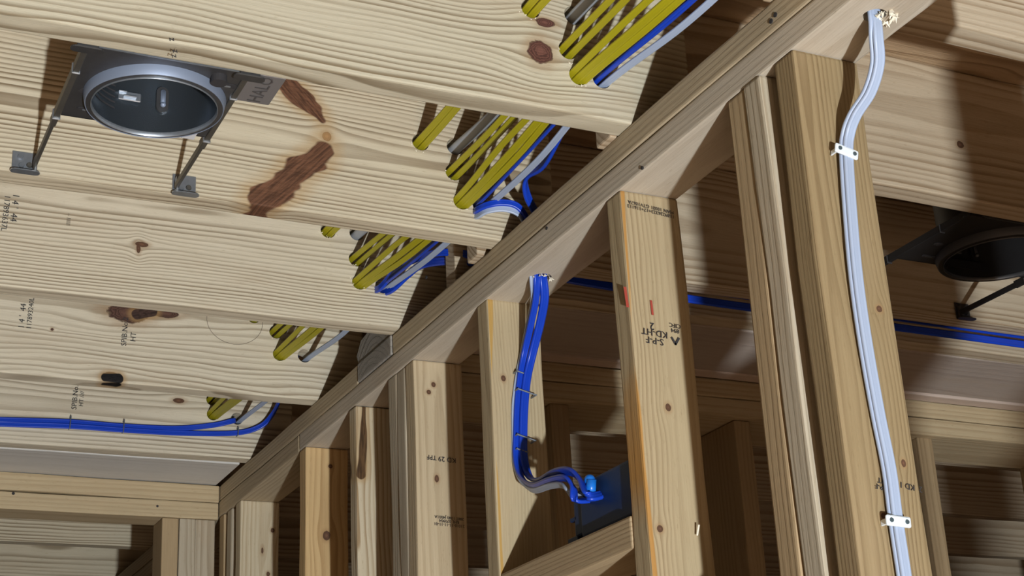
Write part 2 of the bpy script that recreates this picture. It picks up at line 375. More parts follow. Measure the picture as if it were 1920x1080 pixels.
# blocks between studs
board('wall_blocking', (W, W+WD), (1.774, 2.179), (.421, .466), M_block, 'flat horizontal wood block between two studs, under the blue box', 'wood block', 'blocking between the studs')
board('wall_blocking', (W, W+WD), (1.458, 1.730), (.218, .262), M_block, 'horizontal wood block between the doubled studs and the stamped stud, below the frame', 'wood block', 'blocking between the studs')
board('light_blocking_board', (W+.02, W+.065), (.271, .859), (-.5, .03), M_block, 'wide unseen board added between two studs beside the camera to block the lamp', 'wood block', 'blocking between the studs')  # unseen, added to keep lamp light off the right room wall studs
# --- left end wall
EY = 3.774
board('end_wall_plate', (-1.2, W-.001), (EY, EY+.097), (.956, 1.0), M_platex, 'upper plank of the end wall top plate at lower left, with a reddish knot', 'top plate')
ep = board('end_wall_plate', (-1.2, W-.003), (EY, EY+.097), (.912, .955), M_platex, 'lower plank of the end wall top plate at lower left, with two nail holes', 'top plate')
board('drywall_nailer', (-1.2, 1.038), (3.578, 3.80), (1.001, 1.04), M_greyx, 'grey flat nailer board above the end wall plates at lower left', 'nailer board')
for i, (a, b) in enumerate(((.902,.943),(.944,.985),(.986,1.036))):
    board('end_wall_stud', (a, b), (EY+.002, EY+.097), (-2.10, .912), [M_stud, M_stud_g, M_stud_g][i], ['left stud of the three-ply corner post beside the dark opening', 'middle stud of the three-ply corner post at lower left', 'right stud of the three-ply corner post, with a bark edge'][i], 'stud', 'corner post studs')
board('end_wall_stud', (-1.2, -1.158), (EY, EY+.097), (-2.10, .912), M_stud, 'end wall stud far outside the left edge of the photo', 'stud')
# nail heads in the end wall plate
def nail(parent, x, y, z, r=.0035, face='-Y', mat=None, name='nail'):
    bm = bmesh.new(); q = {'-Y': Matrix.Rotation(math.pi/2, 4, 'X'), '-X': Matrix.Rotation(math.pi/2, 4, 'Y'), '-Z': Matrix()}[face]
    bmesh.ops.create_cone(bm, cap_ends=True, segments=12, radius1=r, radius2=r*.8, depth=.002, matrix=Matrix.Translation(P(x, y, z)) @ q)
    return link_mesh(name, bm, mat or M_ink, parent)
for px, py in ((25, 925), (295, 949)):
    q = at(px, py, 1, EY); nail(ep, q.x, EY, q.z)
for px, py in ((1026, 428), (722, 645), (1205, 315), (565, 795)):
    q = at(px, py, 0, W)
    if q.z < .96: nail(lw if q.y < 3.15 else ep, W-.0005, q.y, q.z, .0025, '-X')
for px, py in ((1455, 28), (1447, 40), (800, 520)):
    q = at(px, py, 0, W); nail(p_up, W-.0005, q.y, q.z, .003, '-X', name='nail')
# --- right end wall
M_pl = wood('purple_grey_nailer', 'xyz', (.44,.37,.32), (.32,.25,.21), 70, contrast=.4)
board('drywall_nailer', (1.145, 4.6), (2.382, 2.612), (1.001, 1.04), M_pl, 'wide greyish nailer board under the joists at right, below the blue cable', 'nailer board')
board('nailer_strip', (1.145, 4.6), (2.614, 2.653), (.998, 1.038), wood('pale_strip', 'xyz', (.58,.47,.40), (.45,.35,.28), 70, contrast=.3), 'narrow pinkish strip beside the wide nailer board at right', 'nailer board')
board('end_wall_plate', (1.143, 4.6), (RW0, RW1), (.9605, 1.0), M_platex, 'yellowish upper plank of the right room wall plate', 'top plate')
board('end_wall_plate', (1.143, 4.6), (RW0, RW1), (.92, .9595), M_platex, 'lower plank of the right room wall plate with wavy grain', 'top plate')
for i, x in enumerate((1.41, 1.847, 2.335, 2.79, 3.25)):
    board('end_wall_stud', (x, x+.042), (RW0+.02, RW1), (-2.10, .92), M_stud, ['shadowed brown stud behind the blue-cable stud', 'dark brown stud between the stamped stud and the doubled pair', 'dark stud edge just right of the white-cable stud', 'right room wall stud outside the frame, nearer one', 'right room wall stud outside the frame, farther one'][i], 'stud', 'studs of the right room wall')

# ---------------------------------------------------------------- stamps and marks
def st_px(parent, body, px, py, y, size, ang, mat=None, name='grade_stamp'):
    q = at(px, py, 1, y); stamp(parent, body, q.x, y, q.z, size, ang, mat, name)
yC, yD, yE = JY['C'][0], JY['D'][0], JY['E'][0]
st_px(J['C'], "1 4 '  44", 27, 390, yC, .016, -92)
st_px(J['C'], "117893637L", 10, 400, yC, .0135, -92)
st_px(J['C'], "~ lllllll", 128, 412, yC, .010, -92, M_inkf)
st_px(J['D'], "1 4 '  44", 42, 593, yD, .016, 88)
st_px(J['D'], "117893240L", 57, 588, yD, .0135, 88)
st_px(J['D'], "SPIB.No.2", 234, 622, yD, .0155, 88)
st_px(J['D'], "HT", 250, 632, yD, .0155, 88)
st_px(J['E'], "SPIB.No.2", 141, 742, yE, .0165, 88)
st_px(J['E'], "HT ////", 153, 748, yE, .0135, 88)
s5 = ST[3]; s3 = ST[5]; s8 = ST[0]
st_px(s5, "S-P-F\nKD-HT", 1227, 632, 1.731, .0135, 176)
st_px(s5, "2", 1222, 612, 1.731, .015, 176)
st_px(s5, "894\nCIFC", 1265, 616, 1.731, .0088, 176)
st_px(s5, "1189236323+17+116113\nMAN 10001 GTV1067A", 1220, 393, 1.731, .0075, 175)
st_px(s3, "KD 29", 838, 862, 2.503, .013, 178)
st_px(s3, "TPF", 809, 858, 2.503, .012, 178)
st_px(s3, "21010-11-11-11-01\nRHL 070904\n2001 1040 J4001A", 842, 978, 2.503, .0075, 178)
st_px(s8, "S-P-F\nHT", 1652, 908, 1.313, .0085, 172)
st_px(s8, "2  KD 117", 1700, 912, 1.313, .0095, 172)
def mark(parent, name, pts, wd, mat, y):
    bm = bmesh.new()
    for a, b in zip(pts, pts[1:]):
        qa, qb = at(*a, 1, y), at(*b, 1, y); A_, B_ = P(qa.x, y, qa.z), P(qb.x, y, qb.z)
        t = (B_-A_).normalized(); n = Vector((-t.z, 0, t.x))*wd/2; o_ = Vector((0, -.0012, 0)); e = t*wd*.3
        bm.faces.new([bm.verts.new(v+o_) for v in (A_-n-e, B_-n+e, B_+n+e, A_+n-e)])
    return link_mesh(name, bm, mat, parent)
mark(s5, 'leaf_stamp', [(1259,634),(1266,646),(1272,635)], .003, M_ink, 1.731)
circ = []
q0 = at(440, 602, 1, yD)
for k in range(21):
    a = math.radians(175+k*9.5); circ.append((q0.x+.060*math.cos(a), q0.z+.052*math.sin(a)))
bm = bmesh.new()
for (a, b) in zip(circ, circ[1:]):
    A_, B_ = P(a[0], yD, a[1]), P(b[0], yD, b[1]); t = (B_-A_).normalized(); n = Vector((-t.z, 0, t.x))*.0005
    bm.faces.new([bm.verts.new(v+Vector((0, -.0012, 0))) for v in (A_-n, B_-n, B_+n, A_+n)])
link_mesh('pencil_circle', bm, M_inkf, J['D'])
M_redp = plain('red_paint', (.35, .05, .03), .7)
mark(s5, 'red_mark', [(1171,540),(1176,575)], .004, M_redp, 1.731)
mark(s5, 'red_mark', [(1220,565),(1223,590)], .003, M_redp, 1.731)
for (px, py) in ((323, 75), (329, 97), (327, 106)):
    q = at(px, py, 1, 1.687); stamp(J['A'], 'z', q.x, 1.687, q.z, .012, -80)

# ---------------------------------------------------------------- cables
def catmull(pts, n=8):
    out = []; m = len(pts)
    for i in range(m-1):
        p0 = pts[max(i-1, 0)]; p1 = pts[i]; p2 = pts[i+1]; p3 = pts[min(i+2, m-1)]
        for k in range(n):
            t = k/n
            out.append(.5*((2*p1)+(-p0+p2)*t+(2*p0-5*p1+4*p2-p3)*t*t+(-p0+3*p1-3*p2+p3)*t**3))
    out.append(pts[-1]); return out
def cable(name, pts, mat, side, wd=.0115, th=.0052, label=None, group=None, parent=None, n=8, lobes=True, taper=None):
    """pts in plan units; side: one vector or one per point = direction of the flat width"""
    P_ = [P(*p) for p in pts]
    sides = [Vector(s).normalized() for s in (side if isinstance(side, list) else [side]*len(pts))]
    path = catmull(P_, n); sd = catmull(sides, n)
    prof = []; K = 28
    for k in range(K):
        a = 2*math.pi*k/K; c_, s_ = math.cos(a), math.sin(a)
        x = math.copysign(abs(c_)**.8, c_); y = math.copysign(abs(s_)**.7, s_)
        if lobes: y *= 1-.45*math.exp(-((abs(x)-.34)/.15)**2)
        prof.append((x*wd/2, y*th/2))
    bm = bmesh.new(); rings = []
    for i, p in enumerate(path):
        t = (path[min(i+1, len(path)-1)]-path[max(i-1, 0)]).normalized()
        s = sd[i]-t*sd[i].dot(t); s.normalize(); u = t.cross(s)
        rings.append([bm.verts.new(p+s*x+u*y) for x, y in prof])
    for a, b in zip(rings, rings[1:]):
        for k in range(K): bm.faces.new((a[k], a[(k+1) % K], b[(k+1) % K], b[k]))
    bm.faces.new(rings[0]); bm.faces.new(list(reversed(rings[-1])))
    o = link_mesh(name, bm, mat, parent, smooth=True)
    if label: tag(o, label, 'cable', group)
    return o
def jy(k): return (JY[k][0]+JY[k][1])/2
def row(i, dx, dz, keys='ZABCDE', sag=.008, pre=True, post=True):
    pts = []
    if pre: x, z = ROWZ[keys[0]][i]; pts.append((x+dx-.01, jy(keys[0])-.40, z+dz-.01))
    for a, b in zip(keys, keys[1:]+' '):
        x, z = ROWZ[a][i]; pts.append((x+dx, jy(a), z+dz))
        if b != ' ':
            x2, z2 = ROWZ[b][i]; s_ = random.uniform(.3, 1)*sag
            pts.append(((x+x2)/2+dx*1.15+random.uniform(-.003, .003), (jy(a)+jy(b))/2, (z+z2)/2+dz-s_))
    if post: x, z = ROWZ[keys[-1]][i]; pts.append((x+dx, jy(keys[-1])+.3, z+dz))
    return pts
G = 'cables running through the joists'
Y1 = (.35, .25, .9); Y2 = (.8, .2, .5); FL = (.75, 0, -.65)
cable('yellow_cable', row(0, -.0045, .001), M_yel, FL, .0100, .0062, 'yellow cable in the left-most joist hole, left one of the pair', G)
cable('yellow_cable', row(0, .0045, -.006), M_yel, FL, .0100, .0062, 'yellow cable in the left-most joist hole, right one of the pair', G)
cable('grey_cable', row(1, .001, -.002, sag=.016), M_grey, FL, .0165, .0125, 'thick round grey cable between the yellow ones', G, lobes=False)
cable('yellow_cable', row(2, -.006, .003), M_yel, FL, .0092, .0058, 'yellow cable in the second yellow bundle, upper of two', G)
cable('yellow_cable', row(2, .005, -.006), M_yel, FL, .0092, .0058, 'yellow cable in the second yellow bundle, lower of two', G)
cable('yellow_cable', row(3, -.008, .004, sag=-.008), M_yel, FL, .0092, .0058, 'yellow cable at the upper left side of the three-cable bundle', G)
cable('yellow_cable', row(3, -.001, -.004, sag=.004), M_yel, FL, .0105, .007, 'yellow cable in the middle of the three-cable bundle, with a nicked jacket', G)
cable('yellow_cable', row(3, .008, -.007, sag=.006), M_yel, FL, .0092, .0058, 'olive yellow cable at the right side of the three-cable bundle', G)
# blue row: passes Z, A, B
b1 = row(4, -.006, .001, 'ZABC', post=False)
c1 = lambda px, py, y: tuple(at(px, py, 1, y))
b1 = b1[:-1] + [(1.010, 2.589, 1.082)]
cable('blue_cable', b1, M_blue, Y1, .0120, .0062, 'blue cable running straight through the right-hand joist holes', G)
cable('grey_cable', row(4, .008, -.004, 'ZABCDE', sag=.012), M_grey if False else M_white, FL, .0095, .005, 'white cable lowest and rightmost of those through the joists', G)
# blue that leaves the bundle and dives behind the plate into the wall
d0 = row(4, .001, .008, 'ZA', post=False)
hx, hy = h1.x, h1.y
cable('blue_cable', d0 + [(1.02, 1.82, 1.068), (1.035, 1.93, 1.050), c1(988, 330, 1.99), c1(988, 365, 2.02), (hx-.004, hy-.012, 1.012), (hx+.002, hy, .97),
      (hx+.003, hy, .92), c1(1021, 560, 2.085), c1(1012, 610, 2.12), c1(998, 665, 2.155), c1(988, 710, 2.166), c1(983, 760, 2.168), c1(981, 815, 2.168), c1(982, 860, 2.166),
      c1(992, 893, 2.15), c1(1012, 903, 2.07), c1(1040, 888, 1.98), c1(1068, 884, 1.92), c1(1088, 900, 1.893), c1(1104, 930, 1.868), (1.070, 1.875, .52)],
      M_blue, [(.9,0,.4)]*2+[(.2,0,1)]*1+[(.2,.2,1)]*4+[(.8,.5,.2)]*3+[(1,.15,0)]*7+[(1,.1,-.1),(.9,.0,-.3),(.7,-.1,-.6)]+[(.6,-.1,-.8)]*3+[(.5,-.3,-.8)]+[(.5,-.7,-.5)]*3, .0135, .0068,
      'main blue cable dropping from the plate hole down a stud to the blue box')
# blue/white that come out of the hole in joist B and loop to the wall
def loop(off, px0=0):
    return [(1.013+off, 2.15, 1.056), c1(893+px0, 394, 2.112), c1(915, 384, 2.088), c1(945, 380, 2.075), c1(972, 388, 2.07), (hx-.012+off, hy+.006, 1.014), (hx-.006+off, hy-.004, .972),
            (hx-.008+off, hy, .92)]
cable('blue_cable', loop(0)[:] + [c1(1005, 560, 2.09), c1(995, 610, 2.125), c1(984, 660, 2.16), c1(975, 710, 2.17), c1(970, 760, 2.172), c1(968, 815, 2.172), c1(968, 860, 2.17),
      c1(978, 895, 2.15), c1(1000, 911, 2.09), c1(1030, 901, 2.0), c1(1058, 896, 1.935), c1(1074, 912, 1.915), c1(1080, 938, 1.905), (1.070, 1.91, .52)],
      M_blue, [(.2,0,1)]*5+[(.8,.5,.2)]*2+[(1,.15,0)]*7+[(1,.1,-.2),(.8,.0,-.5),(.6,-.1,-.8)]+[(.6,-.1,-.8)]*3+[(.5,-.7,-.5)]*2, .0105, .0060,
      'blue cable looping out of the scarred joist, then down left of the main blue cable')
cable('white_cable', loop(-.005, 3)[:1] + [tuple(Vector(q)+Vector((0, .004, -.009))) for q in loop(-.004, 3)[1:5]] + [tuple(Vector(q)+Vector((-.003,.004,0))) for q in loop(-.004, 3)[5:]] +
      [c1(1001, 560, 2.10), c1(991, 610, 2.14), c1(981, 660, 2.170), c1(971, 710, 2.175), c1(965, 760, 2.176), c1(965, 815, 2.176), c1(966, 865, 2.176), c1(979, 903, 2.155), c1(1000, 919, 2.10), c1(1030, 911, 2.01), c1(1054, 910, 1.95), c1(1070, 925, 1.925), (1.072, 1.925, .52)],
      M_white, [(.2,0,1)]*5+[(.8,.5,.2)]*3+[(1,.15,0)]*7+[(.9,.0,-.3)]+[(.6,-.1,-.8)]*4+[(.5,-.7,-.5)]*2, .0100, .0050,
      'white cable running behind the two blue ones down the same stud')
# second blue: through joist C holes, turned toward the right room and along the joist bottom there
cable('blue_cable', [(1.020, 2.60, 1.080), c1(735, 542, 2.55), c1(765, 515, 2.51), c1(795, 495, 2.46), (1.075, 2.36, 1.06), (1.14, 2.27, 1.022), (1.25, 2.243, 1.0), (1.5, 2.2415, .992), (1.8, 2.2415, .990),
      (2.1, 2.2415, .988), (2.5, 2.2415, .986), (3.2, 2.2415, .986), (4.5, 2.2415, .986)], M_blue, (0, .1, 1), .0145, .0062,
      'blue cable crossing over the wall and running along the joist in the right room')
cable('blue_cable', [(1.004, 2.60, 1.086), c1(712, 540, 2.552), c1(745, 505, 2.50), c1(790, 482, 2.44), (1.065, 2.36, 1.075), (1.16, 2.30, 1.045), (1.6, 2.28, 1.03), (2.6, 2.28, 1.02)], M_blue, (0, .1, 1), .0125, .0062,
      'darker blue cable crossing above the plate beside its twin, under the middle joist')
# far joist: stapled horizontal pair
yf = 3.519-.006
cable('blue_cable', [c1(-120, 782, yf), c1(0, 787, yf), c1(130, 791, yf), c1(230, 799, yf), c1(330, 803, yf), c1(400, 797, yf), c1(437, 789, yf-.004), (1.010, 3.535, 1.096)], M_blue, (0, 0, 1), .0115, .0055,
      'upper blue cable stapled along the farthest joist, ending at its hole')
cable('blue_cable', [c1(-120, 790, yf), c1(0, 795, yf), c1(130, 799, yf-.003), c1(230, 806, yf-.003), c1(340, 812, yf), c1(440, 812, yf), c1(487, 800, yf-.01), c1(510, 778, yf-.03), c1(523, 752, yf-.06), c1(530, 725, yf-.09), (1.10, 3.30, 1.21)], M_blue, (0, 0, 1), .0115, .0055,
      'lower blue cable on the farthest joist, curling up at its right end')
# white pair on the near stud
yw = 1.313
wp = [(1640, 30, None), (1643, 70, 1.225), (1645, 120, 1.24), (1630, 172, 1.262), (1603, 215, 1.285), (1590, 250, 1.301), (1587, 290, 1.3065), (1594, 400, 1.308), (1605, 520, 1.308), (1622, 640, 1.308), (1645, 770, 1.308), (1667, 880, 1.308), (1680, 978, 1.308), (1697, 1090, 1.308), (1712, 1200, 1.308), (1745, 1500, 1.308), (1800, 2000, 1.308)]
def wpath(dx, dy):
    out = [(h2.x+dx*.0006, h2.y, 1.02), (h2.x+dx*.0006, h2.y, .925)]
    for px, py, y in wp[1:]: out.append(c1(px+dx, py, y+dy))
    return out
cable('white_cable', wpath(3.5, -.0045), M_white, [(1,.1,0)]*18, .0128, .0062, 'white cable strapped down the near stud, front one of the pair')
cable('white_cable', wpath(-4.5, .0), M_white, [(1,.1,0)]*18, .0122, .0058, 'white cable strapped down the near stud, rear one showing at the left edge')

# splinters round the drilled holes
def splinters(parent, c, R0, n, name='splinters', axis='z', sz=.005):
    bm = bmesh.new()
    for k in range(n):
        a = random.uniform(0, 6.28); r = R0*random.uniform(.85, 1.35)
        if axis == 'z': p = c+Vector((math.cos(a)*r, math.sin(a)*r, -.0005)); o_ = Vector((random.uniform(-1, 1), random.uniform(-1, 1), -random.uniform(.3, 1)))*sz
        else: p = c+Vector((math.cos(a)*r, -.0003, math.sin(a)*r)); o_ = Vector((random.uniform(-1, 1), -random.uniform(.3, .9), random.uniform(-1, 1)))*sz
        u = Vector((random.uniform(-1, 1), random.uniform(-1, 1), random.uniform(-1, 1))).normalized()*sz*.45; v = u.cross(o_).normalized()*sz*.4
        q = [bm.verts.new(x) for x in (p-u, p+u, p+v, p+o_)]
        for t in ((0,1,2),(0,1,3),(1,2,3),(0,2,3)): bm.faces.new([q[i] for i in t])
    o_ = link_mesh(name, bm, M_splint, parent); o_['kind'] = 'stuff'; return o_
splinters(lw, P(h1.x+.002, h1.y+.002, .92), .0125, 26)
splinters(lw, P(h2.x+.012, h2.y-.002, .92), .010, 44, sz=.006)
for k in 'ABCD':
    for (x, z) in (ROWZ[k][0], ROWZ[k][3], ROWZ[k][2]):
        bm = bmesh.new(); nn = 9
        splinters(J[k], P(x, JY[k][0], z), .0138, 12, axis='y', sz=.0028)

# staples over cables
def staple(c, along, across, out, half, depth, label, group, mat=M_wire, rad=.0009):
    """wire U: two legs driven in at +-half across the cable"""
    along, across, out = (Vector(v).normalized() for v in (along, across, out))
    pts = [c-across*half-out*.002, c-across*half+out*depth, c+across*half+out*depth, c+across*half-out*.002]
    bm = bmesh.new()
    for a, b in zip(pts, pts[1:]):
        t = (b-a).normalized(); q = Vector((0, 0, 1)).rotation_difference(t).to_matrix().to_4x4()
        bmesh.ops.create_cone(bm, cap_ends=True, segments=8, radius1=rad, radius2=rad, depth=(b-a).length+rad*1.6, matrix=Matrix.Translation((a+b)/2) @ q)
    o = link_mesh('cable_staple', bm, mat, smooth=False)
    return tag(o, label, 'staple', group)
for (px, py, lb) in ((130, 794, 'staple over the blue cables on the farthest joist, the left one'), (230, 801, 'staple over the blue cables on the farthest joist, the middle one'), (444, 811, 'staple over the lower blue cable by the hole in the farthest joist')):
    q = at(px, py, 1, 3.519); staple(P(q.x, 3.519, q.z), (1,0,0), (0.05,0,1), (0,-1,0), .0125 if px < 400 else .0085, .0115, lb, 'staples on the farthest joist', rad=.0012)
for (px, py, half, lb) in ((972, 704, .0085, 'topmost staple over the blue cables on the stud'), (979, 741, .0145, 'second staple from the top over the blue cables on the stud'),
        (978, 826, .0145, 'third staple from the top over the blue cables on the stud'), (972, 849, .0085, 'lowest staple over the blue cables on the stud')):
    q = at(px, py, 1, 2.18); staple(P(q.x, 2.18, q.z), (0,0,1), (1,0,-.25), (0,-1,0), half, .0165 if half > .01 else .013, lb, 'staples on the blue cables of the stud', rad=.0013)
# white two-hole straps
for (px, py, lb) in ((1586, 285, 'white plastic two-hole strap holding the white cables, upper one'), (1683, 978, 'white plastic two-hole strap holding the white cables, lower one')):
    q = at(px, py, 1, 1.300); c = P(q.x, 1.300, q.z)
    bm = bmesh.new(); box_bm(bm, c+Vector((-.0145, -.0025, -.0052)), c+Vector((.0145, .0005, .0052)), .0022, 3)
    box_bm(bm, c+Vector((-.0110, 0, -.003)), c+Vector((-.009, .0115, .003)), .0005, 1); box_bm(bm, c+Vector((.009, 0, -.003)), c+Vector((.0110, .0115, .003)), .0005, 1)
    bmesh.ops.rotate(bm, cent=c, matrix=Matrix.Rotation(math.radians(12 if py < 500 else 3), 3, 'Y'), verts=bm.verts)
    o = tag(link_mesh('cable_strap', bm, M_strap), lb, 'strap', 'straps on the near stud')
    for sx in (-1, 1):
        d = Vector((sx*.0092, -.0030, 0)); d = Matrix.Rotation(math.radians(12 if py < 500 else 3), 3, 'Y') @ d
        bm = bmesh.new(); bmesh.ops.create_cone(bm, cap_ends=True, segments=12, radius1=.0021, radius2=.0021, depth=.0015, matrix=Matrix.Translation(c+d) @ Matrix.Rotation(math.pi/2, 4, 'X'))
        link_mesh('nail', bm, plain('nail_head', (.10,.14,.16), .5, .5), o)
# exposed nail on the stamped stud
q = at(1300, 988, 1, 1.731)
bm = bmesh.new()
bmesh.ops.create_cone(bm, cap_ends=True, segments=10, radius1=.0012, radius2=.0012, depth=.013, matrix=Matrix.Translation(P(q.x+.001, 1.722, q.z-.006)) @ Matrix.Rotation(math.radians(28), 4, 'X'))
tag(link_mesh('nail', bm, M_splint), 'pale nail sticking out near the bottom of the stamped stud', 'nail')

# ---------------------------------------------------------------- blue electrical box
bx = empty('electrical_box', P(1.095, 1.87, .466), 'blue plastic electrical box lying on the wood block between two studs', 'electrical box')
bm = bmesh.new(); box_bm(bm, P(1.058, 1.776, .468), P(1.135, 1.935, .546), .004, 3)
link_mesh('body', bm, M_box, bx)
bm = bmesh.new(); box_bm(bm, P(1.062, 1.936, .475), P(1.125, 1.962, .540), .003, 2); box_bm(bm, P(1.062, 1.955, .468), P(1.10, 1.985, .478), .001, 1); box_bm(bm, P(1.062, 1.955, .500), P(1.10, 1.975, .506), .001, 1)
link_mesh('mounting_ear', bm, M_box, bx)
bm = bmesh.new(); c = P(*at(1108, 914, 0, 1.046))
bmesh.ops.create_cone(bm, cap_ends=True, segments=16, radius1=.0065, radius2=.0065, depth=.020, matrix=Matrix.Translation(c) @ Matrix.Rotation(math.radians(15), 4, 'X'))
bmesh.ops.create_uvsphere(bm, u_segments=16, v_segments=8, radius=.0072, matrix=Matrix.Translation(c+Vector((0, .002, .010))))
o = link_mesh('cable_clamp', bm, M_clamp, bx, smooth=True); o['label'] = 'light blue rounded clamp'

# ---------------------------------------------------------------- recessed light housings
MS, MSD, MB, MR, MC = M_steel, M_steel_d, M_bar, M_rim, M_can
MDK = plain('shaded_steel', (.035, .033, .034), .5, .6, var=.3); MDK2 = plain('shaded_rim', (.075, .075, .082), .55, .4)  # darker steel copies: the right housing's shade is put into its colour
def lathe_bm(bm, prof, c, seg=64, a0=0, a1=2*math.pi):
    rings = []
    for r, z in prof:
        rings.append([bm.verts.new(c+Vector((r*math.cos(2*math.pi*k/seg), r*math.sin(2*math.pi*k/seg), z))) for k in range(seg)])
    for a, b in zip(rings, rings[1:]):
        for k in range(seg): bm.faces.new((a[k], a[(k+1) % seg], b[(k+1) % seg], b[k]))
def capsule(bm, a, b, wd, th, up):   # flat stadium-shaped plate between a and b
    t = (b-a).normalized(); n = up.cross(t).normalized(); pts = []
    for s, c, k0 in ((1, b, -90), (-1, a, 90)):
        for k in range(9):
            an = math.radians(k0+k*180/8); pts.append(c + t*math.cos(an)*wd/2 + n*math.sin(an)*wd/2)
    lo_ = [bm.verts.new(p-up*th/2) for p in pts]; hi_ = [bm.verts.new(p+up*th/2) for p in pts]
    bm.faces.new(lo_); bm.faces.new(list(reversed(hi_)))
    for i in range(len(pts)): j = (i+1) % len(pts); bm.faces.new((lo_[i], lo_[j], hi_[j], hi_[i]))
def can(label, cx, cy, R, xa, xb, ya, yb, py0, py1, zp=1.006, tab=True, dark=False):
    """cx,cy,R aperture; xa,xb hanger bars; ya,yb the joist faces they span; py0,py1 the pan"""
    root = empty('recessed_light', P(cx, cy, zp), label, 'light housing', 'recessed light housings')
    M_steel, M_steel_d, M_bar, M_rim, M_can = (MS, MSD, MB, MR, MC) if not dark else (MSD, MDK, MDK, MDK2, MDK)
    ms = M_steel_d
    c = P(cx, cy, zp)
    # pan with round hole and slots
    bm = bmesh.new(); a, b = P(xa+.004, py0, zp), P(xb-.004, py1, zp+.0015)
    seg = 64; hole = []; outer = []
    for k in range(seg):
        an = 2*math.pi*k/seg; dx, dy = math.cos(an), math.sin(an)
        hole.append(Vector((c.x+R*S*.97*dx, c.y+R*S*.97*dy, 0)))
        tx = min(((b.x-c.x)/dx) if dx > 1e-6 else (((a.x-c.x)/dx) if dx < -1e-6 else 9), ((b.y-c.y)/dy) if dy > 1e-6 else (((a.y-c.y)/dy) if dy < -1e-6 else 9))
        tx = max(tx, R*S*.97+.0015)
        outer.append(Vector((c.x+tx*dx, c.y+tx*dy, 0)))
    for cxn, cyn in ((a.x, a.y), (b.x, a.y), (b.x, b.y), (a.x, b.y)):   # snap nearest sample to each corner
        i = min(range(seg), key=lambda i: (outer[i]-Vector((cxn, cyn, 0))).length); outer[i] = Vector((cxn, cyn, 0))
    for z0, flip in ((a.z, 0), (b.z, 1)):
        hv = [bm.verts.new(Vector((p.x, p.y, z0))) for p in hole]; ov = [bm.verts.new(Vector((p.x, p.y, z0))) for p in outer]
        for k in range(seg): j = (k+1) % seg; bm.faces.new((hv[k], hv[j], ov[j], ov[k]))
        if flip:
            for k in range(seg):
                j = (k+1) % seg; bm.faces.new((ol[k], ol[j], ov[j], ov[k])); bm.faces.new((hl[k], hl[j], hv[j], hv[k]))
        hl, ol = hv, ov
    box_bm(bm, Vector((a.x, a.y-.001, a.z)), Vector((b.x, a.y+.001, a.z+.014))); box_bm(bm, Vector((a.x, b.y-.001, a.z)), Vector((b.x, b.y+.001, a.z+.014)))
    pan = link_mesh('mounting_pan', bm, ms, root)
    # bright folded near edge
    bm = bmesh.new(); box_bm(bm, Vector((a.x+.004, a.y-.0032, a.z-.0012)), Vector((b.x-.004, a.y-.0012, a.z+.0012))); e_ = link_mesh('pan_edge', bm, M_steel, pan); e_['label'] = 'bright folded front edge'
    # slots and knock-outs (dark cut-outs)
    for (u, v, lx, ly) in ((.16, .86, .020, .007), (.93, .20, .016, .009), (.09, .60, .006, .010)):
        bm = bmesh.new(); cc = Vector((a.x+(b.x-a.x)*u, a.y+(b.y-a.y)*v, a.z-.0006)); capsule(bm, cc-Vector((lx/2, 0, 0)), cc+Vector((lx/2, 0, 0)), ly, .0006, Vector((0, 0, 1)))
        link_mesh('slot', bm, M_ink, pan)
        bm = bmesh.new(); capsule(bm, cc-Vector((lx/2-.004, -.0012, .0006)), cc+Vector((lx/2-.004, .0012, -.0006)), ly*.32, .0006, Vector((0, 0, 1))); link_mesh('slot_tab', bm, M_steel, pan)
    bm = bmesh.new(); cc = Vector((b.x-.026, a.y+.018, a.z)); bmesh.ops.create_cone(bm, cap_ends=True, segments=20, radius1=.0095, radius2=.009, depth=.012, matrix=Matrix.Translation(cc-Vector((0, 0, .003))))
    link_mesh('plug', bm, M_ink, pan, smooth=False)
    # can body: outer shell + mirror-ish inside
    r = R*S
    bm = bmesh.new(); lathe_bm(bm, [(r*.888, -.012), (r*.90, .10), (r*.86, .128), (.0001, .134), (.0001, .1325), (r*.85, .1265), (r*.885, .099), (r*.880, -.012)], c)
    link_mesh('can_body', bm, M_can, root, smooth=True)
    bm = bmesh.new(); lathe_bm(bm, [(r*.90, .004), (r*.955, -.0120), (r*.962, -.0125), (r*.970, -.0115), (r*1.0, -.001), (r*1.0, .004), (r*.9, .005), (r*.90, .004)], c)
    link_mesh('rim', bm, M_rim, root, smooth=True)
    bm = bmesh.new(); lathe_bm(bm, [(r*.872, -.008), (r*.875, -.0135), (r*.882, -.0140), (r*.887, -.0135), (r*.884, -.008), (r*.872, -.008)], c)
    link_mesh('inner_lip', bm, M_steel, root, smooth=True)
    bm = bmesh.new(); lathe_bm(bm, [(r*.884, -.0118), (r*.956, -.0118), (r*.956, -.0108), (r*.884, -.0108), (r*.884, -.0118)], c); link_mesh('flange', bm, M_steel_d, root)
    # inside: socket clip, adjusting bracket, opening, printed label, orange mark
    bm = bmesh.new(); t0 = c+Vector((-.016, r*.80, .034))
    box_bm(bm, t0+Vector((-.014, 0, -.006)), t0+Vector((.014, .002, .006)), .001, 1); box_bm(bm, t0+Vector((-.008, -.005, -.003)), t0+Vector((.008, 0, -.001)), .0004, 1); box_bm(bm, t0+Vector((-.014, -.004, .003)), t0+Vector((-.004, 0, .0045)), .0004, 1)
    link_mesh('socket_clip', bm, M_steel, root)
    bm = bmesh.new(); t0 = c+Vector((.024, r*.80, .036)); capsule(bm, t0+Vector((0, 0, -.010)), t0+Vector((0, 0, .010)), .015, .003, Vector((0, -1, 0))); o_ = link_mesh('slide_bracket', bm, M_steel_d, root)
